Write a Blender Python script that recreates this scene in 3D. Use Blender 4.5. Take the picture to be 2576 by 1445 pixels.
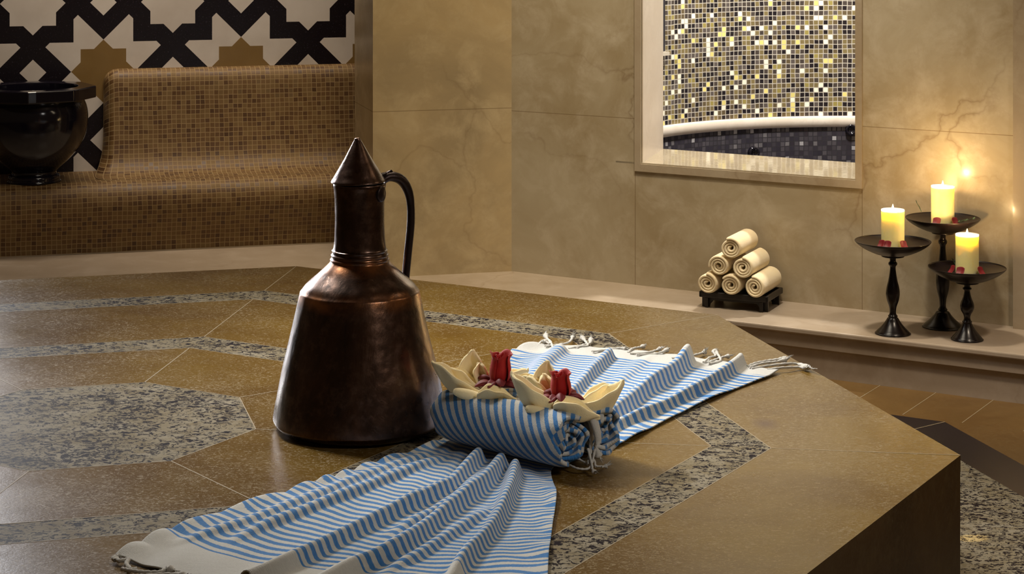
import bpy, bmesh, math, random
import numpy as np
from mathutils import Vector, Matrix
random.seed(7); rng = np.random.RandomState(7)
for o in list(bpy.data.objects): bpy.data.objects.remove(o)
scn = bpy.context.scene
col = scn.collection
# ---------------------------------------------------------------- camera, world, lights
EYE = 1.38; F = 5089.0; HOR = -277.0; CX = 1288.0      # eye height, focal length, horizon row, centre column (frame 2576x1445)
cam = bpy.data.cameras.new('camera'); co = bpy.data.objects.new('camera', cam); col.objects.link(co)
co.location = (0, 0, EYE); co.rotation_euler = (math.pi/2, 0, 0)
cam.sensor_width = 36; cam.lens = 36*F/2576; cam.shift_y = -(722.5-HOR)/2576; cam.clip_end = 60
scn.camera = co
scn.view_settings.view_transform = 'Standard'; scn.view_settings.look = 'None'
scn.view_settings.gamma = 1; scn.view_settings.exposure = 0.0; scn.view_settings.use_curve_mapping = False
w = bpy.data.worlds.new('world'); scn.world = w; w.use_nodes = True
w.node_tree.nodes['Background'].inputs[0].default_value = (0.40, 0.27, 0.15, 1)
w.node_tree.nodes['Background'].inputs[1].default_value = 0.13
def lamp(kind, name, loc, target, energy, color, **kw):
    l = bpy.data.lights.new(name, kind); l.energy = energy; l.color = color
    for k, v in kw.items(): setattr(l, k, v)
    o = bpy.data.objects.new(name, l); col.objects.link(o); o.location = loc
    d = Vector(target) - Vector(loc); o.rotation_euler = d.to_track_quat('-Z', 'Y').to_euler()
    return o
lamp('AREA', 'overhead_fill', (-0.1, 5.0, 2.9), (0.1, 4.2, 0.4), 33, (1.0, 0.88, 0.70), shape='DISK', size=1.1)  # unseen area light added overhead for the soft warm room light
lamp('AREA', 'slab_key', (-1.35, 5.0, 2.5), (0.45, 3.95, 0.42), 17, (1.0, 0.97, 0.93), shape='DISK', size=0.7, spread=math.radians(62))
lamp('AREA', 'left_softbox', (-1.92, 6.45, 1.2), (-0.3, 3.76, 0.72), 6, (0.95, 0.96, 1.0), shape='RECTANGLE', size=0.16, size_y=1.7, spread=math.radians(44))
lamp('SPOT', 'riser_fill', (1.6, 4.1, 2.7), (1.35, 5.62, 0.1), 120, (1.0, 0.82, 0.62), spot_size=0.5, spot_blend=1.0, shadow_soft_size=0.12)  # added spot, only there to brighten the ledge riser and floor
lamp('AREA', 'right_softbox', (2.3, 4.1, 2.1), (0.0, 3.8, 0.6), 5, (1.0, 0.8, 0.55), shape='RECTANGLE', size=0.4, size_y=1.0)
lamp('AREA', 'front_fill', (1.5, 1.9, 2.1), (0.12, 3.75, 0.45), 1.9, (1.0, 0.95, 0.90), shape='DISK', size=0.6, spread=math.radians(60))
lamp('SPOT', 'left_wall_fill', (-0.30, 5.9, 2.9), (-0.2, 6.5, 0.9), 105, (1.0, 0.78, 0.45), spot_size=0.9, spot_blend=1.0, shadow_soft_size=0.15)  # unseen spot added to warm and brighten the short left wall
lamp('SPOT', 'ledge_wall_fill', (0.60, 5.2, 2.9), (0.70, 6.1, 0.35), 190, (1.0, 0.88, 0.70), spot_size=1.05, spot_blend=1.0, shadow_soft_size=0.1)  # unseen spot added to lift the right wall and the ledge
lamp('AREA', 'alcove_fill', (-1.25, 6.75, 2.5), (-1.3, 7.3, 0.85), 7, (1.0, 0.84, 0.66), shape='RECTANGLE', size=1.3, size_y=0.12, spread=math.radians(75))  # unseen strip added to brighten the patterned wall and backrest
lamp('AREA', 'pool_room_light', (1.2, 7.2, 2.7), (1.25, 8.2, 0.8), 125, (1.0, 0.95, 0.84), shape='DISK', size=0.35)
lamp('SPOT', 'floor_patch_spot', (0.685, 4.226, 0.28), (0.978, 4.303, 0.0), 14, (1.0, 0.72, 0.22), spot_size=0.12, spot_blend=0.25, shadow_soft_size=0.004)  # hidden spot added to imitate a yellow lamp reflection on the floor
# ---------------------------------------------------------------- pixel -> place helpers
TH = 2.22076159; CEN = np.array([-0.78834378, 3.79212879])
RAD = [0.31635784, 0.62824684, 0.73850485, 1.15685507, 1.2637125, 1.59596917]
SLAB = 0.38; LEDGE = 0.138
def at(x, y, z):
    Y = F*(EYE-z)/(y-HOR); return Vector(((x-CX)/F*Y, Y, z))
def dp(x, y, Y):
    return Vector(((x-CX)/F*Y, Y, EYE-(y-HOR)/F*Y))
def nrm(k):
    a = TH-(k+.5)*math.pi/4; return np.array([math.cos(a), math.sin(a)])
NB, NR = nrm(0), nrm(1)                       # outward normals: alcove side, right wall side
def tan(n): return np.array([n[1], -n[0]])    # along the wall, to the right
def onwall(x, y, n, a):
    k = (x-CX)/F; Y = (a+CEN@n)/(k*n[0]+n[1]); p = np.array([k*Y, Y])
    return float((p-CEN)@tan(n)), EYE-(y-HOR)/F*Y      # (u along wall, z)
def wp(u, a, z, n):
    p = CEN+a*n+u*tan(n); return Vector((p[0], p[1], z))
# ---------------------------------------------------------------- object helpers
def tag(o, label=None, cat=None, group=None, kind=None):
    if label: o['label'] = label
    if cat: o['category'] = cat
    if group: o['group'] = group
    if kind: o['kind'] = kind
    return o
def empty(name, loc, label, cat, group=None, rz=0):
    o = bpy.data.objects.new(name, None); col.objects.link(o); o.location = loc; o.rotation_euler = (0, 0, rz)
    o.empty_display_size = 0.02
    return tag(o, label, cat, group)
def mesh(name, verts, faces, mats, parent=None, smooth=True, uv=None, fm=None, loc=None):
    me = bpy.data.meshes.new(name); me.from_pydata([tuple(v) for v in verts], [], faces)
    if not isinstance(mats, (list, tuple)): mats = [mats]
    for m in mats: me.materials.append(m)
    if fm is not None: me.polygons.foreach_set('material_index', fm)
    me.polygons.foreach_set('use_smooth', [smooth]*len(me.polygons))
    if uv is not None:
        l = me.uv_layers.new(name='UVMap'); idx = np.empty(len(me.loops), int); me.loops.foreach_get('vertex_index', idx)
        l.data.foreach_set('uv', np.asarray(uv, float)[idx].ravel())
    me.update()
    o = bpy.data.objects.new(name, me); col.objects.link(o)
    if parent: o.parent = parent
    if loc is not None: o.location = loc
    return o
def bmobj(name, bm, mats, parent=None, smooth=False, loc=None):
    bmesh.ops.recalc_face_normals(bm, faces=bm.faces)
    me = bpy.data.meshes.new(name); bm.to_mesh(me); bm.free()
    if not isinstance(mats, (list, tuple)): mats = [mats]
    for m in mats: me.materials.append(m)
    me.polygons.foreach_set('use_smooth', [smooth]*len(me.polygons))
    o = bpy.data.objects.new(name, me); col.objects.link(o)
    if parent: o.parent = parent
    if loc is not None: o.location = loc
    return o
def mod(o, kind, **kw):
    m = o.modifiers.new(kind.lower(), kind)
    for k, v in kw.items(): setattr(m, k, v)
    return m
def bevel(o, wd=0.002, seg=2):
    return mod(o, 'BEVEL', width=wd, segments=seg, limit_method='ANGLE', angle_limit=0.6)
def box(bm, c, s, M=None):
    r = bmesh.ops.create_cube(bm, size=1)['verts']
    for v in r:
        v.co = Vector((c[0]+v.co.x*s[0], c[1]+v.co.y*s[1], c[2]+v.co.z*s[2]))
        if M: v.co = M @ v.co
    return r
def prism(bm, pts, z0, z1, mi=0):
    a = [bm.verts.new((p[0], p[1], z0)) for p in pts]; b = [bm.verts.new((p[0], p[1], z1)) for p in pts]
    n = len(pts); fs = [bm.faces.new(a[::-1]), bm.faces.new(b)]
    for i in range(n): fs.append(bm.faces.new((a[i], a[(i+1) % n], b[(i+1) % n], b[i])))
    for f in fs: f.material_index = mi
    return fs
def grid_faces(nu, nv, wu=False, wv=False):
    f = []
    for i in range(nu if wu else nu-1):
        for j in range(nv if wv else nv-1):
            a, b = i*nv+j, ((i+1) % nu)*nv+j; j2 = (j+1) % nv
            f.append((a, b, ((i+1) % nu)*nv+j2, i*nv+j2))
    return f
def lathe(prof, n=64, wob=None):
    v = []
    for i in range(n):
        a = 2*math.pi*i/n
        for r, z in prof:
            q = r if wob is None else r*wob(a, z)
            v.append((q*math.cos(a), q*math.sin(a), z))
    return v, grid_faces(n, len(prof), wu=True)
def smoothprof(pts, k=6):
    # catmull-rom through (r,z) points
    P = np.array(pts, float); out = []
    for i in range(len(P)-1):
        p0, p1, p2, p3 = P[max(i-1, 0)], P[i], P[i+1], P[min(i+2, len(P)-1)]
        for t in np.linspace(0, 1, k, endpoint=False):
            out.append(.5*((2*p1)+(-p0+p2)*t+(2*p0-5*p1+4*p2-p3)*t*t+(-p0+3*p1-3*p2+p3)*t**3))
    out.append(P[-1]); return np.array(out)
def tube(path, rad, n=10, flat=1.0, closed_ends=True, twist=0):
    P = [Vector(p) for p in path]; v = []; m = len(P); up = Vector((0, 0, 1)); prev = None
    for i, p in enumerate(P):
        d = (P[min(i+1, m-1)]-P[max(i-1, 0)]).normalized()
        s = d.cross(up) if prev is None else prev-d*prev.dot(d)
        if s.length < 1e-5: s = d.cross(Vector((1, 0, 0)))
        s.normalize(); prev = s.copy(); t = d.cross(s)
        r = rad[i] if hasattr(rad, '__len__') else rad
        for j in range(n):
            a = 2*math.pi*j/n+twist*i; v.append(p+s*(math.cos(a)*r)+t*(math.sin(a)*r*flat))
    f = grid_faces(m, n, wv=True)
    if closed_ends: f += [tuple(range(n))[::-1], tuple(range((m-1)*n, m*n))]
    return v, f
def join(parts):
    V, Fc = [], []
    for v, f in parts:
        b = len(V); V += [tuple(x) for x in v]; Fc += [tuple(i+b for i in q) for q in f]
    return V, Fc
# ---------------------------------------------------------------- node helper
class NT:
    def __init__(s, name):
        s.m = bpy.data.materials.new(name); s.m.use_nodes = True; s.t = s.m.node_tree
        s.b = s.t.nodes['Principled BSDF']
    def new(s, ty, **kw):
        n = s.t.nodes.new(ty)
        for k, v in kw.items(): setattr(n, k, v)
        return n
    def put(s, sock, v):
        if isinstance(v, bpy.types.NodeSocket): s.t.links.new(v, sock)
        else:
            if sock.type == 'RGBA' and hasattr(v, '__len__') and len(v) == 3: v = (*v, 1)
            sock.default_value = v
    def math(s, op, a, b=0.0, c=None):
        n = s.new('ShaderNodeMath', operation=op); s.put(n.inputs[0], a); s.put(n.inputs[1], b)
        if c is not None: s.put(n.inputs[2], c)
        return n.outputs[0]
    def vmath(s, op, a, b=None):
        n = s.new('ShaderNodeVectorMath', operation=op); s.put(n.inputs[0], a)
        if b is not None: s.put(n.inputs[1], b)
        return n.outputs[0]
    def mix(s, f, a, b, mode='MIX'):
        n = s.new('ShaderNodeMix', data_type='RGBA', blend_type=mode); s.put(n.inputs[0], f); s.put(n.inputs[6], a); s.put(n.inputs[7], b)
        return n.outputs[2]
    def coord(s, kind='Object'): return s.new('ShaderNodeTexCoord').outputs[kind]
    def mapping(s, v, scale=(1, 1, 1), loc=(0, 0, 0), rot=(0, 0, 0)):
        n = s.new('ShaderNodeMapping'); s.put(n.inputs[0], v); n.inputs['Scale'].default_value = scale
        n.inputs['Location'].default_value = loc; n.inputs['Rotation'].default_value = rot; return n.outputs[0]
    def noise(s, v, scale=5, detail=4, rough=.5, dist=0, out=0):
        n = s.new('ShaderNodeTexNoise'); s.put(n.inputs['Vector'], v); n.inputs['Scale'].default_value = scale
        n.inputs['Detail'].default_value = detail; n.inputs['Roughness'].default_value = rough; n.inputs['Distortion'].default_value = dist
        return n.outputs[out]
    def voro(s, v, scale=5, feature='F1', out='Distance', rand=1):
        n = s.new('ShaderNodeTexVoronoi', feature=feature); s.put(n.inputs['Vector'], v); n.inputs['Scale'].default_value = scale
        n.inputs['Randomness'].default_value = rand; return n.outputs[out]
    def ramp(s, f, stops, interp='LINEAR'):
        n = s.new('ShaderNodeValToRGB'); s.put(n.inputs[0], f); r = n.color_ramp; r.interpolation = interp
        while len(r.elements) < len(stops): r.elements.new(.5)
        for e, (p, c) in zip(r.elements, stops):
            e.position = p; e.color = (*c, 1) if hasattr(c, '__len__') else (c, c, c, 1)
        return n.outputs[0]
    def sep(s, v):
        n = s.new('ShaderNodeSeparateXYZ'); s.put(n.inputs[0], v); return n.outputs
    def comb(s, x, y, z=0.0):
        n = s.new('ShaderNodeCombineXYZ'); s.put(n.inputs[0], x); s.put(n.inputs[1], y); s.put(n.inputs[2], z); return n.outputs[0]
    def bump(s, h, strength=.3, dist=.01):
        n = s.new('ShaderNodeBump'); s.put(n.inputs['Height'], h); n.inputs['Strength'].default_value = strength
        n.inputs['Distance'].default_value = dist; s.put(s.b.inputs['Normal'], n.outputs[0]); return n.outputs[0]
    def done(s, base=None, rough=None, metal=None, **kw):
        if base is not None: s.put(s.b.inputs['Base Color'], base)
        if rough is not None: s.put(s.b.inputs['Roughness'], rough)
        if metal is not None: s.put(s.b.inputs['Metallic'], metal)
        for k, v in kw.items(): s.put(s.b.inputs[k], v)
        return s.m
def plain(name, c, rough=.5, metal=0, **kw): return NT(name).done(c, rough, metal, **kw)
# ---------------------------------------------------------------- materials
def marble(name, base=(.43, .365, .255), dark=(.31, .24, .14), pale=(.51, .44, .33), jx=(), jy=(), rough=.24, src='UV', vein=.5):
    s = NT(name); c = s.coord(src)
    n1 = s.noise(c, 2.3, 6, .6, .6); n2 = s.noise(s.mapping(c, loc=(3.1, 7.7, 1.3)), 9, 6, .65, .4)
    colr = s.mix(s.ramp(n1, [(.35, 0.0), (.62, 1.0)]), dark, base)
    colr = s.mix(s.ramp(n2, [(.45, 0.0), (.75, .8)]), colr, pale)
    warp = s.vmath('ADD', c, s.vmath('MULTIPLY', s.noise(c, 3.0, 5, .52, 0, 1), (.5, .5, .5)))
    e = s.voro(warp, 1.6, 'DISTANCE_TO_EDGE')
    v = s.ramp(e, [(0.0, 1.0), (.005, .45), (.016, 0.0)])
    msk = s.ramp(s.noise(s.mapping(c, loc=(9, 2, 4)), 1.7, 3), [(.46, 0.0), (.60, 1.0)])
    colr = s.mix(s.math('MULTIPLY', s.math('MULTIPLY', v, msk), vein), colr, (.17, .105, .05))
    e2 = s.voro(s.vmath('ADD', c, s.vmath('MULTIPLY', s.noise(c, 8, 5, .7, 0, 1), (.25, .25, .25))), 4.5, 'DISTANCE_TO_EDGE')
    colr = s.mix(s.math('MULTIPLY', s.ramp(e2, [(0.0, .16), (.05, 0.0)]), s.ramp(n2, [(.4, 0.0), (.6, .7)])), colr, (.21, .135, .065))
    x, y, z = s.sep(c); J = None
    for (p, lo, hi) in jx:
        q = s.math('MULTIPLY', s.math('LESS_THAN', s.math('ABSOLUTE', s.math('SUBTRACT', x, p)), .0013),
                   s.math('MULTIPLY', s.math('GREATER_THAN', y, lo), s.math('LESS_THAN', y, hi)))
        J = q if J is None else s.math('MAXIMUM', J, q)
    for (p, lo, hi) in jy:
        q = s.math('MULTIPLY', s.math('LESS_THAN', s.math('ABSOLUTE', s.math('SUBTRACT', y, p)), .0013),
                   s.math('MULTIPLY', s.math('GREATER_THAN', x, lo), s.math('LESS_THAN', x, hi)))
        J = q if J is None else s.math('MAXIMUM', J, q)
    if J is not None: colr = s.mix(s.math('MULTIPLY', J, .6), colr, (.17, .11, .055))
    s.bump(s.noise(c, 30, 3), .03, .005)
    return s.done(colr, rough, **{'Specular IOR Level': .5 if rough < .2 else .28})
def mosaic(name, pitch, stops, grout, roughs=(.2, .5), metal=0.0, patch=0.0, gw=.09, tilt=0.35, dirt=0.0):
    s = NT(name); uv = s.coord('UV'); sc = s.mapping(uv, scale=(1/pitch, 1/pitch, 1))
    warp = s.vmath('ADD', sc, s.vmath('MULTIPLY', s.vmath('SUBTRACT', s.noise(uv, 14, 2, .5, 0, 1), (.5, .5, .5)), (.35, .35, 0)))
    x, y, z = s.sep(warp)
    cell = s.comb(s.math('FLOOR', x), s.math('FLOOR', y))
    wn = s.new('ShaderNodeTexWhiteNoise', noise_dimensions='2D'); s.put(wn.inputs['Vector'], cell)
    val = wn.outputs['Value']
    if patch:
        val = s.math('ADD', s.math('MULTIPLY', val, 1-patch), s.math('MULTIPLY', s.noise(uv, 1.8, 3), patch))
    colr = s.ramp(val, stops, 'LINEAR' if patch else 'CONSTANT')
    fx = s.math('ABSOLUTE', s.math('SUBTRACT', s.math('FRACT', x), .5)); fy = s.math('ABSOLUTE', s.math('SUBTRACT', s.math('FRACT', y), .5))
    g = s.math('GREATER_THAN', s.math('MAXIMUM', fx, fy), .5-gw/1.0)
    colr = s.mix(g, colr, grout)
    s.b.inputs['Specular IOR Level'].default_value = .5
    rr = s.math('ADD', s.math('MULTIPLY', wn.outputs['Value'], roughs[1]-roughs[0]), roughs[0])
    rr = s.math('MAXIMUM', rr, s.math('MULTIPLY', g, .8))
    gm = s.new('ShaderNodeNewGeometry')
    nn = s.vmath('NORMALIZE', s.vmath('ADD', gm.outputs['Normal'], s.vmath('MULTIPLY', s.vmath('SUBTRACT', wn.outputs['Color'], (.5, .5, .5)), (tilt*.2,)*3)))
    s.put(s.b.inputs['Normal'], nn)
    return s.done(colr, rr, metal)
def granite(name, base=(.19, .158, .10), pale=(.25, .22, .16)):
    s = NT(name); c = s.coord('Object')
    w_ = s.vmath('ADD', c, s.vmath('MULTIPLY', s.noise(c, 40, 4, .6, 0, 1), (.03, .03, .03)))
    colr = s.mix(s.ramp(s.noise(c, 12, 4, .6), [(.4, 0.0), (.65, 1.0)]), base, pale)
    colr = s.mix(s.ramp(s.noise(s.mapping(c, loc=(4, 4, 4)), 28, 3, .6), [(.5, 0.0), (.62, .6)]), colr, (.15, .115, .06))
    st = s.noise(s.mapping(w_, scale=(1, 1.5, 1), rot=(0, 0, .3)), 68, 3, .62, 1.2)
    clus = s.noise(c, 7, 3, .5)
    t = s.math('ADD', st, s.math('MULTIPLY', s.math('SUBTRACT', clus, .5), .25))
    fl = s.ramp(t, [(.512, 0.0), (.54, 1.0)])
    colr = s.mix(fl, colr, (.010, .007, .010))
    s.bump(s.noise(c, 300, 2), .04, .002)
    return s.done(colr, .55, **{'Specular IOR Level': .04})
def travertine(name, a=(.132, .075, .010), b=(.086, .042, .004), fleck=(.25, .19, .105), rough=.30, fl=.85, scale=1.0):
    s = NT(name); c = s.coord('Object')
    colr = s.mix(s.ramp(s.noise(c, 3.5*scale, 6, .6, .5), [(.36, 0.0), (.66, 1.0)]), b, a)
    colr = s.mix(s.ramp(s.noise(s.mapping(c, loc=(5, 1, 2)), 22, 5, .7), [(.5, 0.0), (.78, .35)]), colr, (.15, .10, .035))
    w_ = s.vmath('ADD', c, s.vmath('MULTIPLY', s.noise(c, 60, 3, .6, 0, 1), (.015, .015, .015)))
    f1 = s.noise(s.mapping(w_, scale=(1, 1.7, 1)), 150*scale, 3, .62, 1.2)
    dens = s.math('MULTIPLY', s.math('SUBTRACT', s.noise(s.mapping(c, loc=(1, 9, 3)), 5, 4, .6), .5), .22)
    fk = s.ramp(s.math('ADD', f1, dens), [(.548, 0.0), (.63, fl)])
    colr = s.mix(fk, colr, fleck)
    # worn drain-like stain with its own outline near the right hand corner
    d = s.new('ShaderNodeVectorMath', operation='DISTANCE'); s.put(d.inputs[0], s.mapping(c, scale=(1, .6, 1)))
    p = at(1925, 1067, SLAB); d.inputs[1].default_value = (p.x, p.y*.6, SLAB)
    colr = s.mix(s.ramp(d.outputs['Value'], [(.004, .65), (.03, 0.0)]), colr, (.05, .02, .018))
    s.put(s.b.inputs['Specular IOR Level'], .15)
    s.bump(s.math('ADD', s.noise(c, 220, 3), s.math('MULTIPLY', s.noise(c, 35, 3), 1.2)), .10, .002)
    return s.done(colr, s.math('ADD', s.math('MULTIPLY', fk, .25), s.math('ADD', rough, s.math('MULTIPLY', dens, .8))))
def joint(): return plain('joint_grout', (.27, .21, .125), .6)
def striped(name, pitch, blue=(.030, .17, .45), white=(.60, .59, .545), duty=.5, lim=None, wob=.12, edge=None):
    s = NT(name); uv = s.coord('UV'); x, y, z = s.sep(uv)
    t = s.math('ADD', s.math('DIVIDE', y, pitch), s.math('MULTIPLY', s.math('SUBTRACT', s.noise(uv, 9, 3), .5), wob*2.6))
    t = s.math('ADD', t, s.math('MULTIPLY', s.math('SUBTRACT', s.noise(uv, 330, 2), .5), .16))
    if edge:
        em_ = s.math('ADD', s.ramp(s.math('DIVIDE', x, edge), [(0.0, 1.0), (.06, 0.0)]), s.ramp(s.math('DIVIDE', x, edge), [(.88, 0.0), (1.0, 1.0)]))
        t = s.math('ADD', t, s.math('MULTIPLY', s.math('MULTIPLY', s.math('SUBTRACT', s.noise(s.mapping(uv, scale=(.3, 1, 1)), 34, 1), .5), 2.6), em_))
    tri = s.math('ABSOLUTE', s.math('SUBTRACT', s.math('FRACT', t), .5))
    m = s.ramp(tri, [(.25*duty*2-.035, 1.0), (.25*duty*2+.035, 0.0)])
    if lim: 
        m = s.math('MULTIPLY', m, s.math('MULTIPLY', s.math('GREATER_THAN', y, lim[0]), s.math('LESS_THAN', y, lim[1])))
    weave = s.noise(s.mapping(uv, scale=(1, 2.2, 1)), 420, 2, .6)
    bl = s.mix(s.ramp(weave, [(.35, 0.0), (.7, .45)]), blue, (.10, .29, .56))
    wh = s.mix(s.ramp(weave, [(.3, .30), (.55, 0.0)]), white, (.42, .42, .40))
    s.bump(s.math('ADD', weave, s.math('MULTIPLY', s.noise(uv, 90, 3), .7)), .8, .0022)
    s.put(s.b.inputs['Sheen Weight'], .25); s.put(s.b.inputs['Sheen Roughness'], .5)
    return s.done(s.mix(m, wh, bl), .9, **{'Specular IOR Level': .15})
def cloth(name, c, c2, scale=260, st=.5):
    s = NT(name); o = s.coord('Object')
    n = s.noise(o, scale, 3, .7)
    s.bump(s.math('ADD', n, s.math('MULTIPLY', s.noise(o, 55, 3), .8)), st, .0022)
    s.put(s.b.inputs['Sheen Weight'], .3)
    return s.done(s.mix(s.noise(o, 14, 3), c, c2), .95, **{'Specular IOR Level': .1, 'Subsurface Weight': .08, 'Subsurface Radius': (.01, .006, .003)})
M = {}
M['granite'] = granite('speckled_granite')
M['gold_stone'] = travertine('golden_limestone')
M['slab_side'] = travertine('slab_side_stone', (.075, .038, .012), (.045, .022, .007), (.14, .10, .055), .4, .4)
M['joint'] = joint()
M['floor_stone'] = travertine('floor_limestone', (.17, .10, .034), (.12, .066, .022), (.2, .14, .07), .33, .25, .8)
M['black_floor'] = plain('black_marble_floor', (.016, .012, .014), .28)
M['tile_gold'] = mosaic('golden_mosaic', .0168, [(.05, (.05, .022, .008)), (.30, (.105, .050, .014)), (.5, (.145, .077, .022)), (.78, (.175, .105, .035)), (.97, (.085, .048, .022))], (.30, .205, .095), (.5, .7), patch=.35, gw=.06)
M['tile_pool'] = mosaic('glass_mosaic', .0200, [(0, (.022, .018, .022)), (.26, (.075, .06, .055)), (.40, (.14, .105, .06)), (.56, (.23, .18, .085)), (.74, (.12, .10, .095)), (.86, (.34, .28, .09)), (.905, (1.0, .98, .84)), (.965, (.85, .74, .26))], (.50, .46, .41), (.08, .35), metal=.15, gw=.075, tilt=.5)  # near-white and pale yellow tiles put lamp glints into the colour
M['tile_dark'] = mosaic('dark_mosaic', .0200, [(0, (.038, .034, .048)), (.35, (.060, .054, .068)), (.6, (.085, .077, .092)), (.85, (.16, .15, .165)), (.95, (.38, .37, .40))], (.020, .017, .024), (.08, .3), metal=.2, gw=.09, tilt=.8)
M['marble_plain'] = marble('cream_marble_plain', src='Object', pale=(.44, .37, .27), base=(.38, .305, .215), dark=(.32, .25, .165), rough=.12, vein=.3)
M['marble_pale'] = marble('pale_marble', src='Object', pale=(.62, .57, .50), base=(.55, .49, .42), dark=(.48, .42, .35), rough=.3, vein=.2)
# ---------------------------------------------------------------- floor
def octagon(r): return [tuple(CEN+r*np.array([math.cos(TH-k*math.pi/4), math.sin(TH-k*math.pi/4)])) for k in range(8)]
def rings(bm, radii, z, mats, zt=None):
    rows = [[bm.verts.new((p[0], p[1], z)) for p in octagon(r)] for r in radii]
    for i, m in enumerate(mats):
        if radii[i] == 0: continue
        for k in range(8):
            f = bm.faces.new((rows[i][k], rows[i][(k+1) % 8], rows[i+1][(k+1) % 8], rows[i+1][k])); f.material_index = m
    return rows
bm = bmesh.new()
rows = rings(bm, [1.0, 2.263, 2.40, 6.5], 0, [0, 1, 2]); f = bm.faces.new(rows[0]); f.material_index = 0
tag(bmobj('floor', bm, [M['granite'], M['black_floor'], M['floor_stone']]), 'granite, black and golden stone floor in octagonal bands', kind='structure')
def strip(bm, a, b, wd, z, th=.0006):
    a, b = Vector((a[0], a[1])), Vector((b[0], b[1])); d = (b-a).normalized(); n = Vector((-d.y, d.x))*wd/2
    prism(bm, [a-n, b-n, b+n, a+n], z-.001, z+th)
bm = bmesh.new()
for k in range(8):                                   # radial floor joints outside the black band
    A, B = octagon(2.26)[k], octagon(2.40)[k]; strip(bm, A, B, .003, 0)
n = NR; t = tan(NR)
for i in range(9):
    p = CEN+2.23*n+(0.0+.16*i)*t; q = CEN+2.52*n+(0.0+.16*i)*t; strip(bm, p, q, .0025, 0)
tag(bmobj('trim_1', bm, M['joint']), kind='structure')
# ---------------------------------------------------------------- the octagonal slab
slab = empty('stone_slab', (0, 0, 0), 'large raised octagonal golden stone slab with speckled granite bands', 'slab')
def local(o, e): o.location = o.location - e.location
bm = bmesh.new()
rows = rings(bm, [RAD[0], RAD[1], RAD[2], RAD[3], RAD[4], RAD[5]], SLAB, [1, 0, 1, 0, 1])
for i in range(5): pass
f = bm.faces.new(rows[0]); f.material_index = 0
low = [bm.verts.new((p[0], p[1], SLAB-.03)) for p in octagon(RAD[5])]
for k in range(8):
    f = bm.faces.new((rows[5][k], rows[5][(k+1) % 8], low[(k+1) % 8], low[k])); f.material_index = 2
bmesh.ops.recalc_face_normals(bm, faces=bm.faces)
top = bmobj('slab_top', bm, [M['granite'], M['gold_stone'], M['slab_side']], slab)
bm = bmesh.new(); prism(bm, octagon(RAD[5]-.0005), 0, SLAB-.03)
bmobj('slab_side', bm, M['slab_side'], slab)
bm = bmesh.new()
for k in range(8):
    O = [octagon(r)[k] for r in RAD]
    for a, b in ((0, 1), (2, 3), (4, 5)): strip(bm, O[a], O[b], .0022, SLAB, .0003)
    for r in (RAD[0], RAD[1], RAD[2], RAD[3], RAD[4]):
        o8 = octagon(r); strip(bm, o8[k], o8[(k+1) % 8], .0018, SLAB, .0003)
bmobj('joint_line', bm, M['joint'], slab)
# ---------------------------------------------------------------- walls
A_R, A_L = 2.81, 2.502
def isect(n1, a1, n2, a2):
    s = np.linalg.solve(np.array([n1, n2]), np.array([a1, a2])); return CEN+s
cor = isect(NR, A_R, NB, A_L); uc = float((cor-CEN)@tan(NR)); ucl = float((cor-CEN)@tan(NB))
def wallbox(name, n, a0, a1, rects, mat, kind='structure', parent=None, uvshift=0, label=None):
    bm = bmesh.new(); uvl = bm.loops.layers.uv.new('UVMap')
    for (u0, u1, z0, z1) in rects:
        P = [wp(u, a, z, n) for u in (u0, u1) for a in (a0, a1) for z in (z0, z1)]
        uvs = [(u+a-a0, z) for u in (u0, u1) for a in (a0, a1) for z in (z0, z1)]
        v = [bm.verts.new(p) for p in P]
        for q in ((0, 1, 5, 4), (2, 6, 7, 3), (0, 2, 3, 1), (4, 5, 7, 6), (0, 4, 6, 2), (1, 3, 7, 5)):
            f = bm.faces.new([v[i] for i in q])
            for l, i in zip(f.loops, q): l[uvl].uv = uvs[i]
    o = bmobj(name, bm, mat, parent)
    if kind: tag(o, label, kind=kind)
    return o
u0, zb = onwall(1613.6, 413.5, NR, A_R); u1, zb1 = onwall(2153, 453, NR, A_R); uf0, zf = onwall(1598, 430, NR, A_R); uf1, _ = onwall(2170, 472, NR, A_R)
k_ = (1667-CX)/F
# wall thickness from the jamb's visible width
pw = CEN+A_R*NR+u0*tan(NR); TKN = float((k_*pw[1]-pw[0])/(NR[0]-k_*NR[1]))
pb = at(1667, 378, (zb+zb1)/2); pv = np.array([pb.x, pb.y])-CEN; TKN = float(pv@NR)-A_R; ub = float(pv@tan(NR))
zb = (zb+zb1)/2; ue, _ = onwall(2556, 700, NR, A_R)
_, zj = onwall(1400, 286, NR, A_R)
ujl, _ = onwall(1598, 300, NR, A_R); ujr, _ = onwall(2169, 600, NR, A_R)
Mwr = marble('cream_marble_right', jx=[(ujl, LEDGE, 4), (ujr, LEDGE, 4)], jy=[(zj, -3, ujl), (zj+.02, ujr, 4)])
TOP = 3.0
wr = wallbox('wall_right', NR, A_R, A_R+TKN, [(uc, ub, 0, TOP), (ub, u1, 0, zb), (u1, ue+1.4, 0, TOP), (ub, u1, 2.2, TOP)], Mwr)
wallbox('trim_11', NR, A_R, A_R+.004, [(ub, u0, zb, 2.2)], Mwr)
def splay(name, n, a0, a1, pts, z0, z1, mat, e=0.0):
    bm = bmesh.new(); prism(bm, [tuple(wp(u, a, 0, n))[:2] for u, a in pts], z0, z1); return tag(bmobj(name, bm, mat), kind='structure')

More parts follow.
